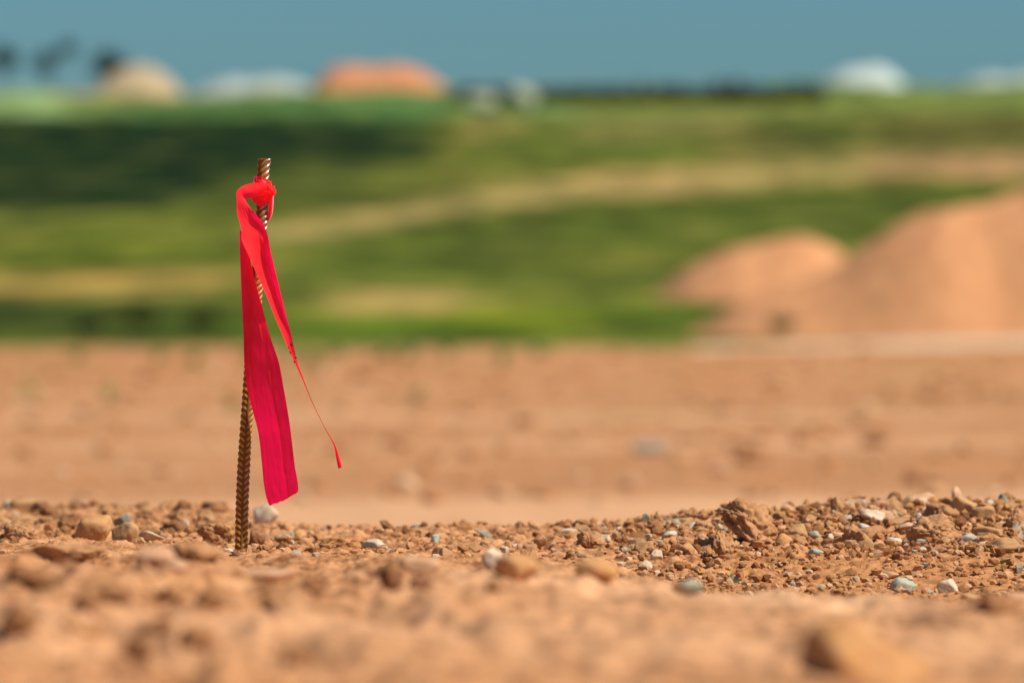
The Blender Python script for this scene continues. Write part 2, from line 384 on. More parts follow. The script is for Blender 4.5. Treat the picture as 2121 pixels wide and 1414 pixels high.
L = 715-300*np.log(Y/D0)                # slope position (log distance), 715 at the foot, 190 at the brow
U = X/Y*F_PX+CX
wob = 10*fbm2(X*.06, np.log(Y)*9, 51, 3)
C = np.tile(np.array(srgb(112, 116, 50)), (len(X), 1))
def band(col, pts, soft=14, amt=1.0, ends=None):
    """a field strip: pts = (across, centre, half width) along its length"""
    global C
    pts = sorted(pts); u = [p[0] for p in pts]
    c = np.interp(U, u, [p[1] for p in pts]); h = np.interp(U, u, [p[2] for p in pts])
    m = 1-sstep(h-soft/2, h+soft/2, np.abs(L+wob*.6-c))
    e0, e1 = ends if ends else (60, 60)
    m = m*sstep(u[0]-e0, u[0]+e0, U)*(1-sstep(u[-1]-e1, u[-1]+e1, U))*amt
    C = C*(1-m[:, None])+np.array(srgb(*col))[None]*m[:, None]
A = 900
# from the brow down to the dirt
band((116,140,92), [(-A,200,50),(2121+A,200,50)], 20)
band((152,178,140), [(-A,218,32),(140,222,26)], 30)
band((150,140,95), [(120,195,16),(620,188,16)], 14, .8)
band((92,130,86), [(280,228,20),(900,226,22)], 16)
band((112,146,104), [(880,222,22),(1700,214,20)], 20)
band((132,140,84), [(1180,240,20),(2121+A,226,22)], 20, .8)
band((66,98,56), [(-A,255,14),(900,258,14)], 16)
band((38,60,24), [(-A,345,98),(300,340,95),(430,320,75),(560,300,48),(760,300,36),(900,310,28)], 26)
band((36,60,28), [(-A,300,40),(420,296,40),(880,300,26)], 20, .6)
band((142,130,70), [(960,272,26),(1100,278,22)], 26, .8)
band((118,120,56), [(480,392,34),(800,372,30),(1100,338,16)], 24, .8)
band((96,112,52), [(1000,305,34),(1500,300,26)], 26, .7)
band((124,118,70), [(1180,278,18),(1560,270,16)], 22, .7)
band((92,92,44), [(1500,300,34),(2121+A,284,38)], 30)
band((72,88,42), [(1600,285,22),(1830,290,24)], 30, .6)
band((112,110,58), [(1450,330,14),(2121+A,312,14)], 14, .8)
band((104,112,44), [(-A,490,50),(430,490,50),(620,480,40)], 20)
band((120,124,58), [(-A,455,18),(420,455,14)], 20, .6)
band((96,108,32), [(-A,530,28),(520,530,20)], 20)
band((158,144,88), [(500,486,10),(700,466,22),(900,432,28),(1100,404,28),(1300,384,26),(1500,372,24),(1700,362,20),(1830,356,14)], 16)
band((176,146,98), [(1200,380,18),(1480,372,18)], 18, .5)
band((178,142,104), [(1800,350,18),(2121+A,338,24)], 18)
band((90,102,40), [(600,545,48),(900,515,62),(1200,480,66),(1500,465,66),(2121+A,430,66)], 22)
band((84,94,38), [(900,470,24),(1250,440,26),(1900,410,28)], 22, .6)
band((118,120,54), [(1000,532,12),(1420,528,12)], 14, .8)
band((96,108,46), [(560,590,24),(1400,585,26)], 20, .7)
band((156,136,72), [(-A,588,26),(200,586,24),(450,578,18),(520,570,6)], 16)
band((172,152,92), [(680,622,20),(900,628,26),(990,628,10)], 16, 1.0)
band((112,118,44), [(440,612,18),(680,612,14)], 20, .8)
band((74,88,34), [(-A,665,42),(500,668,42)], 18)
band((98,118,36), [(480,680,26),(1480,668,50)], 18)
band((122,132,22), [(900,652,18),(1100,662,22),(1250,668,14)], 20, .8)
band((104,104,52), [(1150,698,14),(1560,696,10)], 14, .6)
me = mesh_np('hill', np.stack([X, Y, Z], 1), grid_faces(len(hy), len(hx)), None or M['soil'])
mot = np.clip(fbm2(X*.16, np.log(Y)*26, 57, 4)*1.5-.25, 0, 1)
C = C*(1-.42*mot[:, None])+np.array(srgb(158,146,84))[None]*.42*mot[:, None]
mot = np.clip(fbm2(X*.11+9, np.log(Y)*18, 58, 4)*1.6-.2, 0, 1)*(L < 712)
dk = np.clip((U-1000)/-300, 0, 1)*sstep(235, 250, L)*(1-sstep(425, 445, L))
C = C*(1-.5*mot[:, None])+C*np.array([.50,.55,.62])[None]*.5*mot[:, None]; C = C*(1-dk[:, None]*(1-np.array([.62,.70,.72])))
g = (C[:, 1] > C[:, 0])[:, None]
C = np.where(g, C*np.array([.74,.78,.52]), C*np.array([.96,.90,.86]))
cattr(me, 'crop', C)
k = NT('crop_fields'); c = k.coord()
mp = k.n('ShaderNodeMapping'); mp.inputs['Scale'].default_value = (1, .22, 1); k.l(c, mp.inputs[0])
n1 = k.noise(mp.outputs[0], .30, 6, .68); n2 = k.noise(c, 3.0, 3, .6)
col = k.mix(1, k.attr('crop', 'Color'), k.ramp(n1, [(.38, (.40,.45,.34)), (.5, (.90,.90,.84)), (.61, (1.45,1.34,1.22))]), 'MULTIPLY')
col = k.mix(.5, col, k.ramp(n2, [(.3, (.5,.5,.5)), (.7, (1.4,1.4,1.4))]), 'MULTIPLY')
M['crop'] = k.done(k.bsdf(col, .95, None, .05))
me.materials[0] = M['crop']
tag(link('hill', me), kind='structure')

# ---- pale gravel track at the foot of the mounds
tx0, tx1 = 3.4, 60.0
us = np.linspace(0, 1, 220); V = []; nc = 13
for u_ in us:
    x = tx0+(tx1-tx0)*u_**1.5; cy_ = float(np.interp(x, [3, 5, 9, 60], [108, 109, 111.5, 112]))
    hw = float(np.interp(x, [3.4, 5, 7, 9, 60], [.3, 2.0, 4.2, 5.5, 5.5]))
    for j in range(nc):
        q = j/(nc-1)*2-1
        yy = cy_+q*hw*(1+.25*float(fbm2(np.array([x*1.1+(q > 0)*9]), np.array([.5]), 93, 3)[0])); V.append((x, yy, zat(x, yy)+.05-.055*q**6))
M['track'] = stone_material('pale_gravel', (.68,.48,.32), (.58,.38,.23), (.74,.57,.42), .2, .02)
tag(link('path', mesh_np('path', V, grid_faces(len(us), nc), M['track'])), kind='structure')

# ------------------------------------------------------------------ rocks
def ico(sub):
    import bmesh
    bm = bmesh.new(); bmesh.ops.create_icosphere(bm, subdivisions=sub, radius=1)
    v = np.array([q.co[:] for q in bm.verts]); f = np.array([[q.index for q in p.verts] for p in bm.faces]); bm.free(); return v, f
ICO = {s_: ico(s_) for s_ in (1, 2, 3, 4, 5)}
def rock(seed, style='stone', sub=4):
    rng = np.random.RandomState(seed); v, f = ICO[sub]
    n = {'stone': 12, 'round': 17, 'slab': 9, 'clod': 14}[style]
    nn = rng.normal(size=(n, 3)); nn /= np.linalg.norm(nn, axis=1)[:, None]
    cc = {'stone': .62, 'round': .86, 'slab': .58, 'clod': .70}[style]+rng.rand(n)*{'stone': .34, 'round': .12, 'slab': .36, 'clod': .28}[style]
    dd = v@nn.T; rr = np.where(dd > .05, cc[None]/np.maximum(dd, .05), 9.0)
    kk = {'stone': 70, 'round': 14, 'slab': 70, 'clod': 12}[style]
    r = np.power(np.sum(np.power(rr, -kk), 1), -1/kk); r = np.minimum(r, 1.25)
    p = v*r[:, None]
    a = {'stone': .05, 'round': .06, 'slab': .045, 'clod': .19}[style]
    p = p*(1+a*fbm3(p*2.2+seed*3.1, seed, 5 if sub > 3 else 3, .62))[:, None]
    if style == 'clod' and sub >= 4:
        p = p*(1-.10*np.clip(np.abs(fbm3(p*3.4+9, seed+5, 3))-.0, 0, .8)+.045*fbm3(p*9+2, seed+7, 3, .7))[:, None]
    lo, hi = p.min(0), p.max(0); return (p-(lo+hi)/2)/(hi-lo), f            # unit box
def euler_np(rx, ry, rz):
    return np.array(Euler((rx, ry, rz)).to_matrix())
random.seed(7)
def put_rock(name, label, cat, px, py, wpx, hpx, mat, style, seed, tilt=0, d=None, sub=4, group=None, sink=.18, depth=.85):
    """seat a rock on the soil so that it is seen at a place in the photo"""
    bottom = py+hpx*.5
    if d is None: dd_, gz = hit(px, bottom-hpx*.12)
    else: dd_ = d; gz = zat(wx(px, d), d)
    s = dd_/F_PX; W, H = wpx*s, hpx*s/(1-sink)
    v, f = rock(seed, style, sub)
    Dp = max(H*.7, min(W*depth, H*2.0)); v = v*np.array([W, Dp, H])
    v = v@euler_np(R(random.uniform(-10, 10)), R(tilt), R(random.uniform(-14, 14))).T
    zz = max(gz, wz(bottom, dd_)) if d is None else gz
    v[:, 2] -= v[:, 2].min()+H*sink
    o = link(name, mesh_np(name, v, f, M[mat]), None, (wx(px, dd_), dd_+Dp*.25, zz))
    tag(o, label, cat, group); return o
S = 'stone'; RD = 'round'; SL = 'slab'; CL = 'clod'
G1 = 'stones lying on the soil'
HEROES = [
 # name, label, px, py, w, h, material, style, tilt
 ('stone', 'rounded orange tan stone, the widest one left of the stake', 192,1101,78,58,'orange',RD,0),
 ('stone', 'peach stone leaning against the wide orange tan stone', 258,1110,58,50,'tan',RD,20),
 ('stone', 'small blue grey stone on top behind the wide orange tan stone', 253,1084,38,28,'bluegrey',S,-12),
 ('stone', 'tiny white chip beside the brown clod left of the stake', 223,1064,14,15,'white',S,0),
 ('clod', 'brown clod sitting above the small blue grey stone', 246,1062,32,20,'clod_dark',CL,0),
 ('clod', 'dark brown upright clod breaking the skyline left of the stake', 379,1058,46,34,'clod_dark',CL,14),
 ('stone', 'narrow upright white stone under the dark upright clod', 385,1088,15,24,'cream',S,-14),
 ('stone', 'flat greyish white stone between orange stone and dark wedge clod', 310,1112,60,20,'white',SL,4),
 ('clod', 'dark wedge shaped clod just left of the rebar stake', 446,1108,78,52,'clod',CL,16),
 ('stone', 'flat white sliver at the left foot of the rebar stake', 472,1142,24,11,'white',SL,8),
 ('clod', 'crusty pitted clod in sharp focus beside the foot of the stake', 412,1146,118,36,'clod',CL,6),
 ('clod', 'low crusty ledge of dried soil in sharp focus far from the stake', 128,1148,190,40,'clod',CL,2),
 ('stone', 'pale grey chip at the far edge of the left ridge', 14,1046,22,22,'white',S,20),
 ('stone', 'grey flake below the pale chip at the edge of the left ridge', 34,1072,22,18,'grey',S,30),
 ('clod', 'dark clod in the left ridge between grey flake and orange stone', 100,1062,44,26,'clod_dark',CL,-8),
 ('clod', 'dark crumbly clod at the left end of the orange stone', 138,1090,44,34,'clod_dark',CL,10),
 ('clod', 'tan lump at the left end of the ridge', 40,1104,74,44,'clod',CL,0),
 ('stone', 'large cream stone behind the foot of the stake', 550,1070,58,44,'cream',S,-22),
 ('stone', 'pinkish white stone touching the foot of the stake', 547,1114,22,18,'pink',S,0),
 ('stone', 'blue grey stone with a dark side near the stake foot', 579,1119,24,20,'bluegrey',S,10),
 ('stone', 'small dark grey upright stone beside the blue grey one', 603,1115,14,22,'bluegrey',S,0),
 ('stone', 'small pale grey stone below the green twig', 612,1149,26,14,'grey',S,0),
 ('clod', 'dark clod lying just right of the stake foot', 532,1118,36,34,'clod_dark',CL,0),
 ('stone', 'flat white stone with a bright top, right of the green twig', 775,1129,54,22,'white',SL,10),
 ('stone', 'small round pale blue stone perched on dark crumbs', 901,1118,19,20,'green',RD,0),
 ('stone', 'small white oval pebble below the round pale blue stone', 902,1153,18,11,'white',RD,10),
 ('stone', 'cream topped round stone set in a dark hollow', 1018,1158,46,42,'cream',RD,-8),
 ('stone', 'grey white chip behind the cream topped round stone', 1044,1140,22,14,'white',S,0),
 ('stone', 'dark grey flat flake on the crest of the middle ridge', 1000,1110,42,13,'bluegrey',SL,14),
 ('clod', 'thin dark clod standing on the middle crest', 800,1096,40,22,'clod_dark',CL,30),
 ('clod', 'dark clod strip on the crest beside the pale blue stone', 858,1104,52,16,'clod_dark',CL,0),
 ('stone', 'light peach slab in front of the middle ridge', 868,1172,92,28,'pink',SL,2),
 ('stone', 'broad orange stone in front of the cream topped stone', 1068,1176,92,46,'orange',RD,0),
 ('stone', 'bright orange rounded stone in front of the middle gravel', 1236,1184,92,42,'orange',RD,6),
 ('stone', 'thin whitish flat stone lying on the middle crest', 1178,1101,42,11,'white',SL,-2),
 ('stone', 'cream stone with a dark gap on its left in the middle gravel', 1252,1122,26,26,'cream',S,10),
 ('clod', 'brown clod beside the cream stone with the dark gap', 1218,1120,50,32,'clod',CL,0),
 ('stone', 'grey upright stone on the crest left of the big clod', 1338,1078,20,24,'grey',S,8),
 ('stone', 'pale grey rounded stone with dark underside on the crest', 1397,1086,42,20,'grey',RD,6),
 ('stone', 'small pale grey oblong stone next to the grey rounded one', 1434,1094,32,15,'white',SL,-20),
 ('stone', 'slanting grey white slab below the two pale crest stones', 1387,1113,34,16,'white',SL,-24),
 ('stone', 'light tan block in the middle gravel', 1334,1136,42,32,'tan',S,8),
 ('stone', 'cream wedge pointing down beside the light tan block', 1360,1152,26,26,'cream',S,34),
 ('stone', 'sharp cream white stone at the bottom of the middle gravel', 1336,1175,32,22,'cream',RD,-10),
 ('stone', 'small cream pebble below the sharp cream white stone', 1361,1191,16,16,'cream',RD,0),
 ('stone', 'tan oval stone ringed by shadow left of the big clod', 1424,1140,44,26,'tan',RD,4),
 ('clod', 'round clod leaning on the left foot of the big clod', 1500,1136,54,56,'clod',CL,0),
 ('stone', 'blurred grey green stone in front of the seedling', 1424,1217,66,26,'green',RD,0),
 ('stone', 'white grey oblong block tilted on the gravel heap', 1804,1073,58,28,'white',S,12),
 ('stone', 'white flake under the tilted oblong block', 1790,1095,34,14,'white',SL,6),
 ('stone', 'long pale slab on the crest above the tilted block', 1768,1043,54,15,'cream',SL,-6),
 ('stone', 'tan stone right beside the tilted oblong block', 1856,1058,42,36,'tan',S,-14),
 ('stone', 'pointed pinkish grey stone standing up on the crest', 1983,1024,24,34,'pink',S,6),
 ('stone', 'large tan stone directly under the pointed crest stone', 1994,1054,56,46,'tan',S,18),
 ('stone', 'square orange tan stone near the end of the crest', 2036,1066,50,32,'tan',S,0),
 ('stone', 'blue grey angular stone at the end of the crest', 2079,1042,30,28,'bluegrey',S,24),
 ('stone', 'small pale stone between tan stone and big orange clod', 1909,1073,24,18,'white',S,0),
 ('stone', 'pale peach wedge below the small pale stone', 1878,1097,38,18,'pink',SL,-16),
 ('stone', 'grey white flat stone low in the heap', 1854,1124,42,18,'white',SL,4),
 ('clod', 'pitted tan clod in the middle of the heap', 1772,1115,62,52,'clod',CL,0),
 ('clod', 'smooth faced orange clod, the broadest in the heap', 1932,1100,112,60,'clod',CL,0),
 ('stone', 'yellow orange stone resting at the foot of the big clod', 1624,1120,38,26,'orange',RD,8),
 ('stone', 'tan angular stone right of the big clod', 1652,1104,42,32,'tan',S,-12),
 ('stone', 'grey stone above the white green one', 1688,1110,30,18,'grey',S,0),
 ('stone', 'white stone with a green tint at the foot of the heap', 1687,1145,42,20,'green',SL,-22),
 ('stone', 'thin white edge of a buried stone in the heap', 1719,1118,16,22,'white',S,14),
 ('stone', 'long grey stone lying low at the end of the heap', 2008,1118,42,17,'grey',SL,-10),
 ('stone', 'small tan cube like stone on the fine gravel', 2028,1142,25,21,'tan',S,0),
 ('stone', 'tiny white stone beside the tan cube like stone', 1986,1145,14,8,'white',S,0),
 ('stone', 'grey green angular stone with a dark shaded face', 1872,1215,58,36,'green',S,-16),
 ('stone', 'cream white stone right of the grey green angular one', 1963,1218,46,28,'cream',S,-10),
 ('stone', 'pale pink stone above the grey green angular one', 1845,1194,38,17,'pink',S,0),
 ('stone', 'small whitish stone at the base of the broad orange clod', 1914,1139,20,11,'white',S,0),
 ('stone', 'small grey stone beside the whitish one at the clod base', 1934,1145,22,11,'grey',S,0),
 ('stone', 'small rounded orange stone near the end of the heap foot', 2065,1118,20,18,'orange',RD,0),
 ('stone', 'grey stone at the far end of the fine gravel', 2110,1181,16,22,'grey',S,12),
 ('stone', 'orange stone on the fine gravel under the yellow leaf', 2084,1193,38,17,'orange',S,0),
 ('stone', 'flat tan stone lying in front of the cream white stone', 2012,1237,46,14,'tan',SL,0),
 ('clod', 'dark clod on the crest behind the tilted oblong block', 1850,1030,36,22,'clod_dark',CL,-20),
 ('clod', 'upright brown clod left of the long pale slab', 1734,1052,30,40,'clod',CL,0),
 ('clod', 'brown clod at the very end of the heap', 2106,1080,50,50,'clod',CL,0),
 ('stone', 'blurred long peach stone nearest in front of the stake', 525,1197,190,28,'pink',SL,0),
 ('clod', 'blurred pink lump in front of the crusty ledge', 320,1160,90,46,'pink',RD,0),
 ('clod', 'small blurred cream lump in front of the crusty clod', 365,1178,46,26,'pink',RD,0),
]
for i, (nm, lab, px, py, w_, h_, mt, st, tl) in enumerate(HEROES):
    put_rock(nm, lab, 'clod' if nm == 'clod' else 'stone', px, py, w_, h_, mt, st, 100+i, tl, sub=5 if (st == CL and w_ > 45) else 4)
# the big clod on the heap, with its pale inset stone
v, f = rock(911, CL, 5); Wc, Hc = 150*6.5/F_PX, 118*6.5/F_PX
v = v*np.array([Wc, .06, Hc])@euler_np(0, R(14), 0).T
v[:, 2] -= v[:, 2].min()
zb = np.interp(v[:, 0]/Wc, [-.5, -.36, .12, .5], [.56, .50, .0, 0])*Hc; hh = v[:, 2].max(); v[:, 2] = zb+v[:, 2]*(hh-zb)/hh
o = link('clod', mesh_np('clod', v, f, M['clod']), None, (wx(1556, 6.52), 6.52, wz(1148, 6.52))); tag(o, 'big rough clod, the largest on the gravel heap, undercut by a dark hollow', 'clod')
put_rock('stone', 'small cream stone wedged under the front of the big clod', 'stone', 1537,1112,24,14,'cream',S,913,10)

# ---- blurred clods and stones of the foreground
FG = [(60,1196,110,34),(104,1236,80,30),(175,1246,60,40),(230,1240,90,34),(300,1186,60,36),(330,1300,80,34),(40,1282,90,44),(165,1300,110,34),
      (435,1240,70,46),(410,1322,90,44),(360,1236,80,34),(810,1192,60,36),(872,1208,70,22),(1030,1212,50,24),(2070,1248,110,40),(640,1210,80,26),(580,1236,90,26),(620,1362,80,44),(285,1340,70,40)]
for i, (px, py, w_, h_) in enumerate(FG):
    put_rock('clod', 'out of focus brown clod in the near rough soil before the stake', 'clod', px, py, w_, h_, 'clod_dark' if i % 3 != 1 else 'clod', CL, 400+i, random.uniform(-15, 15), group='blurred clods of the near soil', sink=.42)  # darker colour on most of these clods paints in the shadow blotches
put_rock('stone', 'large blurred orange tan stone, nearest of all to the camera', 'stone', 1790,1362,270,110,'orange',RD,460,20,sink=.4)
# ---- stones on the dirt far behind
for px, py, w_, h_, mt, lab in [(1308,988,46,26,'pink','pale stone lying alone on the bare dirt far behind the middle gravel'),(1490,970,50,26,'pink','pale stone on the bare dirt beyond the big clod'),
      (1345,936,84,22,'bluegrey','dark grey flat stone on the bare dirt far behind'),(1036,1020,44,20,'pink','faint pale stone on the dirt just beyond the middle ridge'),
      (1810,912,60,18,'clod_dark','dark clod on the bare dirt behind the gravel heap'),(1890,992,36,18,'clod_dark','small dark clod on the dirt above the tilted oblong block'),(590,985,36,18,'pink','pale stone on the dirt behind the ribbon end')]:
    d = 12.0
    for _ in range(60):
        z = zat(wx(px, d), d); d = max(11, (CAM_H-z)/((py+h_/2-CY)/F_PX))
    put_rock('stone' if 'stone' in lab else 'clod', lab, 'stone' if 'stone' in lab else 'clod', px, py, w_, h_, mt, RD, 500+px, 0, d=d, sink=.1)

# ---- filler stones: 12 shapes, copied
PROTO = {}
def proto(kind, j):
    if (kind, j) not in PROTO:
        st = CL if kind.startswith('clod') else (S, SL, S, CL)[j % 4]
        v, f = rock(700+j*13+len(kind), st, 4 if st == CL else 4); PROTO[(kind, j)] = mesh_np('stone', v, f, M[kind])
    return PROTO[(kind, j)]
rng = np.random.RandomState(5)
def scatter(n, u0, u1, d0, d1, kinds, smin, smax, desc, grp, crest=None):
    for i in range(n):
        px = rng.uniform(u0, u1); d = rng.uniform(d0, d1); x = wx(px, d)
        kd = kinds[rng.randint(len(kinds))]; s = smin+(smax-smin)*rng.rand()**2.2
        z = zat(x, d); o = link('clod' if kd.startswith('clod') else 'stone', proto(kd, rng.randint(6)), None, (x, d, z+s*.02),
                                (rng.uniform(-.5, .5), rng.uniform(-.5, .5), rng.uniform(0, 6.28)))
        o.scale = (s*rng.uniform(.8, 1.4), s*rng.uniform(.7, 1.2), s*rng.uniform(.5, .95))
        word = {'clod': 'brown clod', 'clod_dark': 'dark brown clod', 'tan': 'tan stone', 'orange': 'orange stone', 'pink': 'peach stone', 'cream': 'cream stone', 'white': 'pale stone', 'grey': 'grey stone', 'bluegrey': 'blue grey stone', 'green': 'greenish stone'}[kd]
        tag(o, f'small {word} {desc}', 'clod' if kd.startswith('clod') else 'stone', f'{word}s {grp}')
scatter(70, -10, 480, 6.7, 8.15, ['clod','clod','clod','clod_dark','clod_dark','clod_dark','tan','pink'], .012, .045, 'loose in the ridge left of the stake', 'in the left ridge')
scatter(36, 560, 1100, 6.4, 7.25, ['clod','clod','clod_dark','clod_dark','tan','pink','cream'], .008, .026, 'loose in the low middle ridge', 'in the middle ridge')
scatter(44, 1090, 1500, 6.35, 7.1, ['clod','clod','clod','tan','tan','cream','orange','clod_dark','clod_dark'], .010, .034, 'in the gravel between stake and big clod', 'left of the big clod')
scatter(16, 462, 540, 6.16, 6.42, ['clod','clod','clod_dark','tan'], .006, .020, 'loosened round the foot of the stake', 'at the stake foot')
scatter(95, 1600, 2140, 6.42, 7.12, ['clod','clod','clod','tan','tan','tan','orange','cream','clod_dark','clod_dark','pink'], .014, .044, 'packed into the gravel heap', 'in the gravel heap')
scatter(30, 1500, 2140, 6.0, 6.4, ['tan','orange','pink','pink','white','clod','grey'], .004, .013, 'on the fine gravel below the heap', 'on the fine gravel')

# ---- uncounted fine gravel
def gravel():
    rs = np.random.RandomState(11); v1, f1 = ICO[1]; VV = []; FF = []; CC = []
    pal = np.array([(.40,.185,.075),(.46,.22,.09),(.30,.13,.05),(.52,.28,.13),(.58,.34,.19),(.60,.42,.26),(.56,.46,.34),(.36,.31,.24),(.55,.27,.09)])
    pr = np.array([.27,.24,.16,.14,.10,.03,.02,.01,.03])
    n = 9000; xs = np.where(rs.rand(n) < .55, rs.uniform(.1, .68, n), rs.uniform(-.66, .68, n)); ys = np.where(rs.rand(n) < .6, rs.uniform(5.9, 7.2, n), rs.uniform(5.2, 8.0, n))
    keep = rs.rand(n) < np.where(xs > .12, np.where(ys > 5.9, 1, .25), np.where(ys > 6.35, .5, .12)); xs, ys = xs[keep], ys[keep]; n = len(xs)
    zs = base_z(xs, ys); ss = .0013+.0050*rs.rand(n)**3.5+.0008*(ys > 6.4)
    for i in range(n):
        p = v1*(1+.38*rs.uniform(-1, 1, len(v1)))[:, None]*np.array([rs.uniform(.7, 1.4), rs.uniform(.7, 1.2), rs.uniform(.5, .95)])*ss[i]
        a = rs.uniform(0, 6.28); ca, sa = math.cos(a), math.sin(a)
        p = np.stack([p[:, 0]*ca-p[:, 1]*sa, p[:, 0]*sa+p[:, 1]*ca, p[:, 2]], 1)
        VV.append(p+np.array([xs[i], ys[i], zs[i]+ss[i]*.9])); FF.append(f1+i*len(v1)); CC.append(np.repeat(pal[rs.choice(9, p=pr)][None]*rs.uniform(.8, 1.15), len(v1), 0))
    me = mesh_np('gravel', np.concatenate(VV), np.concatenate(FF), M['soil'], smooth=False); cattr(me, 'tint', np.concatenate(CC))
    k = NT('fine_gravel'); n1 = k.noise(k.coord(), 600, 3)
    col = k.mix(.7, k.attr('tint', 'Color'), k.ramp(n1, [(.3, (.75,.73,.7)), (.7, (1.15,1.15,1.15))]), 'MULTIPLY')
    me.materials[0] = k.done(k.bsdf(col, .92, None, .15))
    tag(link('gravel', me), kind='stuff')
gravel()

def rubble():
    rs = np.random.RandomState(17); v1, f1 = ICO[1]; VV = []; FF = []; CC = []; n = 1000
    pal = np.array([(.46,.21,.085),(.36,.155,.06),(.28,.12,.05),(.62,.36,.18),(.68,.46,.29)])
    ys = np.exp(rs.uniform(math.log(18), math.log(112), n)); xs = rs.uniform(-.1, .1, n)*ys; zs = base_z(xs, ys)
    for i in range(n):
        sz = (.008+.042*rs.rand()**3)*(ys[i]/30)**.55
        p = v1*(1+.35*rs.uniform(-1, 1, len(v1)))[:, None]*np.array([rs.uniform(.8, 2.0), rs.uniform(.7, 1.4), rs.uniform(.5, .9)])*sz
        VV.append(p+np.array([xs[i], ys[i], zs[i]+sz*.25])); FF.append(f1+i*len(v1)); CC.append(np.repeat(pal[rs.choice(5, p=[.34,.24,.16,.16,.10])][None], len(v1), 0))
    me = mesh_np('rubble', np.concatenate(VV), np.concatenate(FF), bpy.data.materials['fine_gravel']); cattr(me, 'tint', np.concatenate(CC))
    tag(link('rubble', me), kind='stuff')
rubble()

# ------------------------------------------------------------------ rebar stake
def catmull(P, t):
    P = np.asarray(P, float); n = len(P)-1; u = np.clip(t, 0, 1)*n; i = np.minimum(u.astype(int), n-1); f = (u-i)[:, None]
    p0 = P[np.maximum(i-1, 0)]; p1 = P[i]; p2 = P[i+1]; p3 = P[np.minimum(i+2, n)]
    return .5*((2*p1)+(-p0+p2)*f+(2*p0-5*p1+4*p2-p3)*f*f+(-p0+3*p1-3*p2+p3)*f**3)
BAR = [(493,1240),(499,1147),(502,1034),(506,950),(512.5,857),(520.5,740),(531,600),(539,500),(543,440),(544,380),(547,330)]
def bar_center(py):
    q = sorted((b, a) for a, b in BAR); return np.interp(py, [p[0] for p in q], [p[1] for p in q])
def stake():
    ns, na = 1000, 96
    t = np.linspace(0, 1, ns); c = catmull(BAR, t); x = wx(c[:, 0], FOCUS); z = wz(c[:, 1], FOCUS)
    s = np.concatenate([[0], np.cumsum(np.hypot(np.diff(x), np.diff(z)))]); tot = s[-1]
    al = np.arange(na)/na*2*math.pi                        # 0 = right, pi/2 = away from the camera, 3pi/2 = facing the camera
    V = []; RB = []; WN = []
    tw = np.interp(s, [0, tot*.55, tot*.8, tot], [.10, .05, -.55, -.75])
    for i in range(ns):
        ph = (al-1.5*math.pi-tw[i]+math.pi) % (2*math.pi)-math.pi      # angle from the front seam, -pi..pi
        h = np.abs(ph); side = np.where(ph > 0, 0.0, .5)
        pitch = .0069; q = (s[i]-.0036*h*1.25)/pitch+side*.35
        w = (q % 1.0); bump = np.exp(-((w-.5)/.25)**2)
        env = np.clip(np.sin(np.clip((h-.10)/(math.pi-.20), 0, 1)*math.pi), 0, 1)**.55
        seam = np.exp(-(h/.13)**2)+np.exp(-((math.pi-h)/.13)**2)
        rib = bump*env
        r = .0062+.00130*rib+.0006*seam
        r = r*(1+.012*vnoise2(np.cos(al)*3+i*.013, np.sin(al)*3+i*.05, 3))
        top = (tot-s[i])/.004
        r = r+.0010*np.exp(-top**2*1.2)*(.6+.8*np.cos(al-.3)) if top < 3 else r
        px_, py_ = np.cos(al)*r, np.sin(al)*r
        V.append(np.stack([x[i]+px_, FOCUS+py_, np.full(na, z[i])], 1)); RB.append(rib)
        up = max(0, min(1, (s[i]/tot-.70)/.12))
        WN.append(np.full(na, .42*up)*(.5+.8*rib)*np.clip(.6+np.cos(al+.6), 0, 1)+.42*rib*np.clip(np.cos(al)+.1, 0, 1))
    V = np.concatenate(V); i = np.arange(ns-1)[:, None]*na; j = np.arange(na)[None]; j2 = (j+1) % na
    F = np.stack([i+j, i+j2, i+na+j2, i+na+j], -1).reshape(-1, 4)
    # sheared flat end
    last = (ns-1)*na; rim = V[last:last+na]; cen = rim.mean(0)
    ring2 = cen+(rim-cen)*.93+np.array([0, 0, .0006]); ring3 = cen+(rim-cen)*.45+np.array([0, 0, .0002]); ring4 = cen+(rim-cen)*.02
    n0 = len(V); V = np.concatenate([V, ring2, ring3, ring4])
    for a0, b0 in ((last, n0), (n0, n0+na), (n0+na, n0+2*na)):
        F = np.concatenate([F, np.stack([a0+j[0], a0+j2[0], b0+j2[0], b0+j[0]], -1)])
    me = mesh_np('rebar_stake', V, F, M['rebar'])
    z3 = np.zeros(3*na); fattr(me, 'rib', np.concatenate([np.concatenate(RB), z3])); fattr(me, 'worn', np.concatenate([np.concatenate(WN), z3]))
    return tag(link('rebar_stake', me), 'rusty ribbed steel rebar stake standing in the orange soil, tied with red tape', 'rebar stake')
stake()

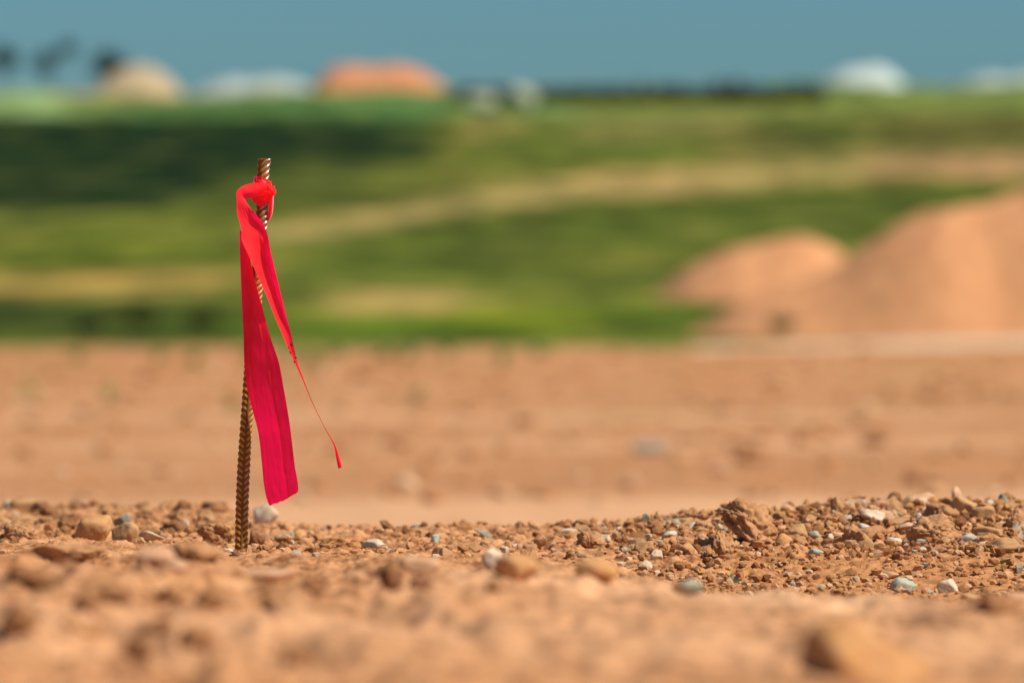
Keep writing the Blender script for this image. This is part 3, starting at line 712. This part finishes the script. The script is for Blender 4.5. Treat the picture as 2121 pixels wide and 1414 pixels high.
# ------------------------------------------------------------------ flagging tape
def strip(name, rows, parent, ns=260, nc=20, wr=.0005, seed=0, fray=False, crease=0):
    """rows: left px, left py, right px, right py, nearness in mm of left edge, middle, right edge"""
    t = np.linspace(0, 1, ns); P = catmull(rows, t); a = np.linspace(0, 1, nc)
    V = np.zeros((ns, nc, 3))
    for j in range(nc):
        u = a[j]; px = P[:, 0]*(1-u)+P[:, 2]*u; py = P[:, 1]*(1-u)+P[:, 3]*u
        dep = P[:, 4]*(1-u)*(1-2*u)+P[:, 5]*4*u*(1-u)+P[:, 6]*u*(2*u-1)
        wid = np.hypot(P[:, 2]-P[:, 0], P[:, 3]-P[:, 1])/60
        wrk = vnoise2(t*5+seed*3, np.full(ns, u*6.0)+t*4, seed+4); dep = dep+wr*1000*np.minimum(wid, 1)*(.9*(.5-np.abs(wrk)*2)+vnoise2(t*14+seed, np.full(ns, u*2.2), seed)+.45*vnoise2(t*34, np.full(ns, u*4.5), seed+9))
        dep = dep-crease*np.maximum(0, u-.66)*np.minimum(1, t*1.6)+.5*np.exp(-((u-.66)/.02)**2)*(crease > 0)
        if fray:
            e = np.clip((t-.96)/.04, 0, 1); py = py+e*(4.0*np.sin(u*3.14159)**.8-1.2+2.2*vnoise2(np.full(ns, u*9.), t*0, 4)+1.2*vnoise2(np.full(ns, u*23.), t*0, 5))
        d = FOCUS-dep/1000; V[:, j, 0] = wx(px, d); V[:, j, 1] = d; V[:, j, 2] = wz(py, d)
    return link(name, mesh_np(name, V.reshape(-1, 3), grid_faces(ns, nc), M['tape']), parent)
def tape():
    root = empty('flagging_tape', (wx(545, 6.3), 6.3, wz(395, 6.3)))
    tag(root, 'torn red plastic flagging tape knotted round the rebar, two ends hanging', 'tape')
    inv = Vector(root.location)
    kids = []
    kids.append(strip('streamer', [
        (569,392,560,405, 11,12,12),(557,380,548,398, 15,18,15),(534,378.4,530,409, 18,22,17),(512,382,517,411, 24,26,20),
        (496,390,508,412, 32,29,22),(489.6,399,508,415, 35,30,22),(490.5,417,513,422, 34,28,21),(491,440,528,441, 30,20,17),
        (496,459,542,459, 26,13,13),(500,476,549.5,472.7, 24,11,13),(501,497.5,556,495, 25,12,16),(514.5,528,561,522, 26,13,19),
        (531,566,569.6,558, 25,14,20),(550,608,579,597, 23,14,19),(569.6,657,591.6,649, 20,14,17),(586,696,602.7,690, 18,14.5,15.5),
        (599,726,610,724, 16,14.5,15),(610.5,751,616,750, 15,14.5,14),(625.7,784,628.6,783, 14,14,13.5),(638.2,814.4,639.8,814, 13,13,13),
        (652.2,846,653.5,845.6, 12,12,12),(671.9,885,673.1,884.6, 11,11,11),(687.6,913.5,690,912.5, 10,10.5,10),(693,927.6,696.5,925, 9,10.5,9.5),
        (697,952,703,946, 9,10.5,9),(700.7,970,708.6,967, 8,10,9)], root, ns=420, nc=32, wr=.0008, seed=3))
    kids.append(strip('streamer', [
        (496.5,477,514,481, 2,5,8.6),(496.2,500,515,506, 2,6,9),(497,530,518.6,537, 2,6,9.4),(499,580,529.5,586, 3,7,11.5),(501.5,640,544.5,640, 4,9.5,16),
        (504.5,700,561,700, 6,15,25),(506,750,577.5,750, 8,17.5,30),(511,800,587,800, 9,20,34),(525,857,597,857, 8.5,21,36),
        (535.5,899,603,899, 6,20,36),(542.6,963,610.5,963, 4,19,35),(546,998,616,993, 3,18,34),(551,1027,618,1012, 3,17,33),(557.5,1047,617,1019, 3,17,32)],
        root, ns=320, nc=44, wr=.00028, seed=8, fray=True, crease=11))
    # band wrapped round the bar
    na, nh = 96, 40; V = []
    for i in range(nh):
        u = i/(nh-1)
        for j in range(na):
            a = j/na*2*math.pi
            front = -math.sin(a)
            topz = 372.5+6*math.cos(a)-4*front; botz = 417-6*front+4*math.cos(a)-10*max(0, -math.cos(a))
            py = topz+(botz-topz)*u
            r = .0096+.0011*math.sin(a*2+u*5)*u+.0012*float(fbm2(np.array([a*2.2+u*2.]), np.array([u*5-a]), 12, 3)[0])
            V.append((wx(bar_center(py), 6.3)+math.cos(a)*r, 6.3+math.sin(a)*r, wz(py, 6.3)))
    i = np.arange(nh-1)[:, None]*na; j = np.arange(na)[None]; j2 = (j+1) % na
    F = np.stack([i+j, i+j2, i+na+j2, i+na+j], -1).reshape(-1, 4)
    kids.append(link('wrap', mesh_np('wrap', V, F, M['tape']), root))
    # crumpled knot
    v, f = ICO[5]
    p = v*(1+.30*(1-2*np.abs(fbm3(v*np.array([1.6, 2.0, 3.6])+4, 31, 3)))+.05*fbm3(v*7, 33, 2))[:, None]
    p = p*np.array([.0062, .0040, .0050])@euler_np(0, R(24), 0).T
    p = p+np.array([wx(558, 6.29), 6.3-.0125, wz(396, 6.29)])
    kids.append(link('knot', mesh_np('knot', p, f, M['tape']), root))
    kids.append(strip('fold', [(550,388,568,396, 13,17,12),(541,394,560,410, 12,17,13),(531,401,553,419, 11.5,15,12),(525,408,546,426, 10.5,13,11),(521,414,536,428, 9,11,9)], root, ns=60, nc=14, wr=.0011, seed=21))
    kids.append(strip('loose_end', [(558,398,569.5,394, 9,12,6),(559,412,567.5,408, 6,10,3),(557,430,566.5,428, 4,8,2),(555,446,564,445, 3,6,1),(552.5,459,559,455, 3,4,1)], root, ns=80, nc=14, wr=.0007, seed=25))
    for o in kids: o.matrix_parent_inverse = Matrix.Translation(-inv)
    for q_, rows in enumerate([[(548,381,560,390, 15,18,15),(556,388,568,397, 17,19,15),(560,398,570,405, 14,16,11)],
                 [(570,384,567,398, 13,17,15),(558,390,559,403, 16,19,17),(545,394,549,406, 16,18,15),(530,399,534,409, 13,15,12)],
                 [(530,371,548,374, 9,12,9),(534,376,556,382, 11,14,11),(540,384,562,394, 13,15,12)]]):
        o = strip('fold', rows, root, ns=60, nc=14, wr=.0018, seed=41+q_*7); o.matrix_parent_inverse = Matrix.Translation(-inv)
    # marker dots
    dots = [(602.8,714,1.9,4.4,-25),(601.5,730,1.5,3.4,-30),(612.8,740.6,2.2,2.2,0),(610.2,749.5,2.2,2.0,0)]
    for (px, py, a_, b_, rt) in dots:
        bv, bf = ICO[2]; d = 6.3-.0168
        q = bv*np.array([a_, 1.0, b_])*6.3/F_PX*.95@euler_np(0, R(rt), 0).T+np.array([wx(px, d), d, wz(py, d)])
        o = link('ink_mark', mesh_np('ink_mark', q, bf, M['ink']), kids[0])
tape()

# ------------------------------------------------------------------ small plants and litter by the stake
def blade(V, F, p0, p1, p2, w0, n=6, twist=0):
    p0, p1, p2 = map(np.array, (p0, p1, p2)); b = len(V)
    side = np.cross(p2-p0, np.array([0, 1, .3])); side = side/np.linalg.norm(side)
    for i in range(n+1):
        t = i/n; c = p0*(1-t)**2+2*p1*t*(1-t)+p2*t*t; w = w0*(math.sin(math.pi*(.12+.88*t))**.7 if t < 1 else .02)
        V.append(c-side*w/2); V.append(c+side*w/2)
    for i in range(n): F.append((b+2*i, b+2*i+1, b+2*i+3, b+2*i+2))
def twig():
    V, F = [], []; d = 6.62
    P = lambda px, py, dd=0: np.array([wx(px, d+dd), d+dd, wz(py, d+dd)])
    rs = np.random.RandomState(3)
    blade(V, F, P(598,1152), P(640,1138), P(694,1117), .0028, 10)
    blade(V, F, P(560,1148), P(585,1152), P(620,1140), .0022)
    for i in range(16):
        t = rs.rand(); px = 605+85*t; py = 1150-32*t
        blade(V, F, P(px, py), P(px+rs.uniform(4, 16), py-rs.uniform(0, 8), rs.uniform(-.02,.02)), P(px+rs.uniform(10, 30), py-rs.uniform(-4, 14), rs.uniform(-.03,.03)), .0018)
    tag(link('grass_sprig', mesh_np('grass_sprig', V, F, M['straw'])), 'dry greenish grass sprig lying on the soil right of the stake', 'grass sprig')
    V, F = [], []
    P2 = lambda px, py, dd=0: np.array([wx(px, 6.75+dd), 6.75+dd, wz(py, 6.75+dd)])
    for i in range(14):
        px = rs.uniform(745, 830); py = rs.uniform(1138, 1158)
        blade(V, F, P2(px, py), P2(px+rs.uniform(-10, 14), py-8), P2(px+rs.uniform(-24, 26), py-rs.uniform(-6, 10)), .0016)
    tag(link('grass_sprig', mesh_np('grass_sprig', V, F, M['straw'])), 'faint dry grass wisps under the flat white stone', 'grass sprig')
twig()
def seedling():
    d, gz = hit(1514, 1206); root = empty('seedling', (wx(1514, d), d, gz)); tag(root, 'tiny green seedling sprouting below the big clod', 'seedling')
    s = d/F_PX
    def lf(name, pts, w, m):
        V, F = [], []; blade(V, F, *[np.array(p)*s for p in pts], w*s, 8); link(name, mesh_np(name, V, F, M[m]), root)
    lf('stem', [(0,0,-4),(0,0,2),(-1,0,6)], 2.2, 'seedling')
    lf('leaf', [(0,0,2),(-2,2,12),(3,4,20)], 9, 'seedling'); lf('leaf', [(0,-1,2),(-14,-4,8),(-22,-4,16)], 7, 'seedling')
    lf('leaf', [(0,-3,0),(10,-8,4),(24,-8,7)], 8, 'seedling'); lf('leaf', [(2,0,2),(12,2,8),(17,2,15)], 6, 'purple'); lf('leaf', [(0,-2,1),(-6,-10,4),(-12,-12,4)], 6, 'seedling')
    for o in root.children: o['label'] = 'purple tinged leaf' if o.data.materials[0] == M['purple'] else 'green leaf'
seedling()
d, gz = hit(2078, 1176); V, F = [], []
blade(V, F, (0,0,0), np.array((-10,2,1))*d/F_PX, np.array((22,-4,11))*d/F_PX, 8*d/F_PX, 8)
tag(link('leaf', mesh_np('leaf', V, F, M['straw']), None, (wx(2074, d), d, gz+.004)), 'yellow green fallen leaf on the fine gravel', 'leaf')

# ------------------------------------------------------------------ weeds at the edge of the dirt
def leafball(n, rx, ry, rz, leaf, seed, hollow=.5):
    rs = np.random.RandomState(seed); V, F = [], []
    cl = rs.normal(size=(max(4, n//45), 3)); cl /= np.linalg.norm(cl, axis=1)[:, None]; cl *= (rs.rand(len(cl), 1)**.5)*.72
    for i in range(n):
        c = cl[rs.randint(len(cl))]+rs.normal(size=3)*.24
        c = c*np.array([rx, ry, rz]); u = rs.normal(size=3); u /= np.linalg.norm(u); w = np.cross(u, rs.normal(size=3)); w /= np.linalg.norm(w)
        L_ = leaf*rs.uniform(.6, 1.3); b = len(V)
        V += [c-u*L_/2, c+w*L_*.3, c+u*L_/2, c-w*L_*.3]; F.append((b, b+1, b+2, b+3))
    return np.array(V), F
def gz_at(px, py, lo=11, hi=119):
    ds = np.arange(lo, hi, .1); z = base_z(wx(px, ds), ds); g = wz(py, ds)-z
    k = np.nonzero(g <= 0)[0]; d = ds[k[0]] if len(k) else hi-1.5
    return float(d), zat(wx(px, d), d)
WE = [(520,738,34,34),(600,734,40,40),(640,742,56,60),(690,735,40,46),(800,728,40,44),(850,730,44,46),(1045,742,36,60),(400,742,40,40),(60,812,44,44),(222,815,44,50),(860,822,40,52),(480,838,30,30),(930,724,40,30),(1120,726,50,26),(330,736,36,30),(160,738,36,26)]
wl = {1045: 'leafy weed standing alone in the pale dirt by the field edge', 60: 'small grey green weed on the dirt far left of the stake', 222: 'grey green weed on bare dirt between ridge and field', 860: 'grey green weed on bare dirt behind the narrow ribbon end', 480: 'tiny weed on the dirt behind the stake', 640: 'widest pale green weed behind the narrow ribbon end'}
for i, (px, py, w_, h_) in enumerate(WE):
    d, z = gz_at(px, py+h_*.35); s = d/F_PX
    v, f = leafball(260 if px not in (60, 222, 860, 480) else 90, w_*s*.5, w_*s*.4, h_*s*.42, .09*max(.5, d/110), 170+i)
    v[:, 2] += h_*s*.38
    o = link('weed', mesh_np('weed', v, f, M['weed'], False), None, (wx(px, d), d, z))
    tag(o, wl.get(px, 'pale green weed sprouting along the edge of the dirt and the field'), 'weed', None if px in wl else 'weeds along the field edge')

# ------------------------------------------------------------------ soil mounds beside the field
def mound(name, label, cat, x0, x1, yc, ry, prof, zfun, mat, seed, lump=.05):
    """heap with a crest line: prof = (x, crest height above the ground)"""
    nu, nv = 150, 60; xs = np.linspace(x0, x1, nu); vs = np.linspace(-1, 1, nv); U_, V_ = np.meshgrid(xs, vs)
    hp = np.interp(xs, [p[0] for p in prof], [p[1] for p in prof]); kw = np.exp(-(np.arange(-12, 13)/3.2)**2/2); hp = np.convolve(np.pad(hp, 12, mode='edge'), kw/kw.sum(), 'valid'); h = np.tile(hp, (nv, 1)); k_ = np.maximum(h, .02)/max(p[1] for p in prof)
    yy = yc+V_*ry*(.10+.90*np.sqrt(k_)); zf = zfun(U_.ravel(), yy.ravel()).reshape(U_.shape)
    sh = np.clip(1-np.abs(V_)**1.25, 0, 1)**1.1
    z = zf-.25+(h+.25)*sh+lump*h*(fbm2(U_*.9, yy*.9, seed, 5)-.6*np.abs(fbm2(U_*1.3, yy*.35, seed+9, 3)))*sh
    me = mesh_np(name, np.stack([U_.ravel(), yy.ravel(), z.ravel()], 1), grid_faces(nv, nu), mat)
    return tag(link(name, me), label, cat)
M['mound'] = stone_material('excavated_soil', (.62,.285,.125), (.54,.235,.095), (.67,.33,.155), .2, .03, dustcol=(.65,.31,.145))
M['mound_tan'] = stone_material('tan_soil', (.44,.33,.20), (.37,.27,.15), (.50,.39,.25), .1, .02, dustcol=(.44,.34,.21))
M['mound_orange'] = stone_material('orange_soil_far', (.54,.225,.105), (.45,.18,.075), (.60,.28,.14), .1, .02, dustcol=(.54,.235,.115))
# ground under the mounds is the dirt in front and the field slope behind
def join_z(x, y):
    return np.where(y < 121, base_z(x, y), np.maximum(hill_z(x, y), base_z(x, np.minimum(y, 121))))
def mprof(pts, d):   # (px, py crest) -> (x, height above the ground)
    out = []
    for px, py in pts:
        x = wx(px, d); out.append((x, max(.0, wz(py, d)-float(join_z(np.array([x]), np.array([d]))[0]))))
    return out
dB = 128.0
mound('soil_mound', 'big peach soil mound rising beyond the pale track', 'soil mound', wx(1425, dB), wx(2900, dB), dB, 8.0,
      mprof([(1425,708),(1450,686),(1475,662),(1510,636),(1560,612),(1620,594),(1700,566),(1760,532),(1800,502),(1860,465),(1930,430),(1970,425),(2020,428),(2070,408),(2121,388),(2300,340),(2600,400),(2900,712)], dB), join_z, M['mound'], 71, .035)
dA = 166.0
mound('soil_mound', 'low long peach soil mound lying in the green field', 'soil mound', wx(1340, dA), wx(1860, dA), dA, 7.0,
      mprof([(1345,622),(1375,596),(1420,560),(1480,528),(1530,508),(1570,504),(1620,492),(1670,489),(1710,500),(1750,526),(1790,575),(1860,640)], dA), join_z, M['mound'], 72, .03)
for px, py, w_, h_ in [(1625,662,86,34)]:
    d = 121.0; s = d/F_PX; v, f = leafball(260, w_*s*.5, .35, h_*s*.5, .12, px); v[:, 2] += h_*s*.3; x = wx(px, d); M['clump_leaf'] = leaf_material('clump_leaf', (.16,.17,.05), scale=3)
    lab = 'green weed clump on the front of the big peach mound'
    tag(link('weed', mesh_np('weed', v, f, M['clump_leaf'], False), None, (x, d, wz(py+h_*.5, d))), lab, 'weed')

# ------------------------------------------------------------------ brow of the hill: mounds, tunnels, hedge, trees
def hz(x, y): return float(hill_z(np.array([x], float), np.array([y], float))[0])
dK = 684.0
def hprof(pts, d): return [(wx(px, d), max(0, wz(py+15, d)-hz(wx(px, d), d))) for px, py in pts]
mound('soil_mound', 'tan dome shaped mound on the brow of the hill', 'soil mound', wx(170, dK), wx(400, dK), dK, 5,
      hprof([(170,215),(195,178),(225,142),(260,124),(290,120),(320,126),(350,146),(380,182),(400,215)], dK), hill_z, M['mound_tan'], 73, .04)
mound('soil_mound', 'broad bright orange flat topped mound on the brow of the hill', 'soil mound', wx(630, dK), wx(945, dK), dK, 6,
      hprof([(630,200),(655,160),(675,134),(705,119),(740,119),(775,124),(820,118),(860,126),(900,146),(920,166),(945,200)], dK), hill_z, M['mound_orange'], 74, .04)
def heap(label, pts, mat, seed, ry=5, d=None):
    d = d or dK
    return mound('heap', label, 'heap', wx(pts[0][0], d), wx(pts[-1][0], d), d, ry, hprof(pts, d), hill_z, mat, seed, .03)
heap('bright white rounded heap, tallest thing at its end of the brow', [(1672,200),(1702,176),(1724,146),(1755,128),(1785,126),(1815,121),(1842,128),(1862,150),(1880,182),(1900,200)], M['heap_white'], 81)
heap('dimmer white low heap at the very end of the brow', [(1950,200),(1985,172),(2010,150),(2050,138),(2085,148),(2115,136),(2150,140),(2200,200)], M['heap_pale'], 82)
heap('long low pale heap between the tan dome and the orange mound', [(395,205),(425,166),(470,148),(520,152),(580,146),(630,158),(660,205)], M['heap_pale'], 83)
heap('low pale greenish heap beside the far thin trees', [(-60,200),(0,172),(60,170),(100,186),(140,205)], M['heap_green'], 84)
for px, py, w_, h_, lab in [(1085,205,62,52,'round whitish boulder below the brow hedge'),(995,208,70,34,'long pale boulder beside the round whitish one')]:
    d = 596.0; v, f = rock(px, RD, 4); s = d/F_PX; v = v*np.array([w_*s, w_*s*.8, h_*s]); x = wx(px, d)
    v[:, 2] -= v[:, 2].min(); tag(link('boulder', mesh_np('boulder', v, f, M['boulder']), None, (x, d, hz(x, d)-.1)), lab, 'boulder')
def trunk(h, r, lean, seed):
    rs = np.random.RandomState(seed); V = []; n = 10; m = 8
    for i in range(n+1):
        t = i/n
        for q in range(m): V.append((lean*t*t+r*(1-.7*t)*math.cos(q*math.pi/4)+.05*math.sin(t*5+seed), r*(1-.7*t)*math.sin(q*math.pi/4), h*t))
    i_ = np.arange(n)[:, None]*m; q = np.arange(m)[None]; q2 = (q+1) % m
    return V, np.stack([i_+q, i_+q2, i_+m+q2, i_+m+q], -1).reshape(-1, 4)
def tree(label, px, pytop, pybot, wpx, d, seed, lean=0, n=1500, lumps=None):
    x = wx(px, d); z = hz(x, d); s = d/F_PX; H = wz(pytop, d)-z; W = wpx*s
    root = empty('tree', (x, d, z-.1)); tag(root, label, 'tree')
    V, F = trunk(H*.8, .14, lean, seed); link('trunk', mesh_np('trunk', V, F, M['bark']), root)
    vs, fs = [], []; b = 0
    for (ox, oz, rx, rz, nn) in lumps or [(0, .66, .5, .34, 1)]:
        v, f = leafball(int(n*nn), W*rx, W*rx*.9, H*rz, .34, seed+int(oz*100)); v = v+np.array([ox*W+lean*oz, 0, oz*H])
        vs.append(v); fs.append(np.array(f)+b); b += len(v)
    link('crown', mesh_np('crown', np.concatenate(vs), np.concatenate(fs), M['tree_leaf'], False), root)
tree('thin dark tree at the far end, cut by the picture edge', 8, 74, 195, 70, 684, 1, .2, 1100, [(0,.66,.5,.3,1)])
tree('thin wind bent tree with two loose crowns on the brow', 98, 78, 190, 80, 684, 2, 1.0, 800, [(-.15,.52,.34,.26,1),(.32,.78,.28,.18,.7)])
tree('dense dark tree rising just behind the tan mound', 222, 92, 190, 90, 686, 3, .1, 1800, [(0,.6,.5,.36,1)])
rs = np.random.RandomState(4)
for i in range(34):
    px = 935+i*23+rs.uniform(-6, 6); d = 612+rs.uniform(-4, 4); x = wx(px, d); h = wz(rs.uniform(160, 188)-5*(i > 18)+7*(i < 8), d)-hz(x, d)
    h = max(1.3, h); v, f = leafball(900, 1.15, .9, h*.46, .36, 200+i); v[:, 2] += h*.36
    tag(link('shrub', mesh_np('shrub', v, f, M['hedge_leaf'], False), None, (x, d, hz(x, d))), 'dark shrub in the hedge along the brow of the hill', 'shrub', 'shrubs of the brow hedge')
for i, (px, py, w_, h_) in enumerate([(190,668,70,40),(300,654,90,50),(420,664,70,44)]):
    d = hd(py+h_*.4); s = d/F_PX; x = wx(px, d); v, f = leafball(500, w_*s*.5, w_*s*.45, h_*s*.5, .12, 300+i); v[:, 2] += h_*s*.4
    tag(link('shrub', mesh_np('shrub', v, f, M['bush_leaf'], False), None, (x, d, hz(x, d))), 'low olive shrub at the foot of the field left of the stake', 'shrub', 'low shrubs at the field foot')
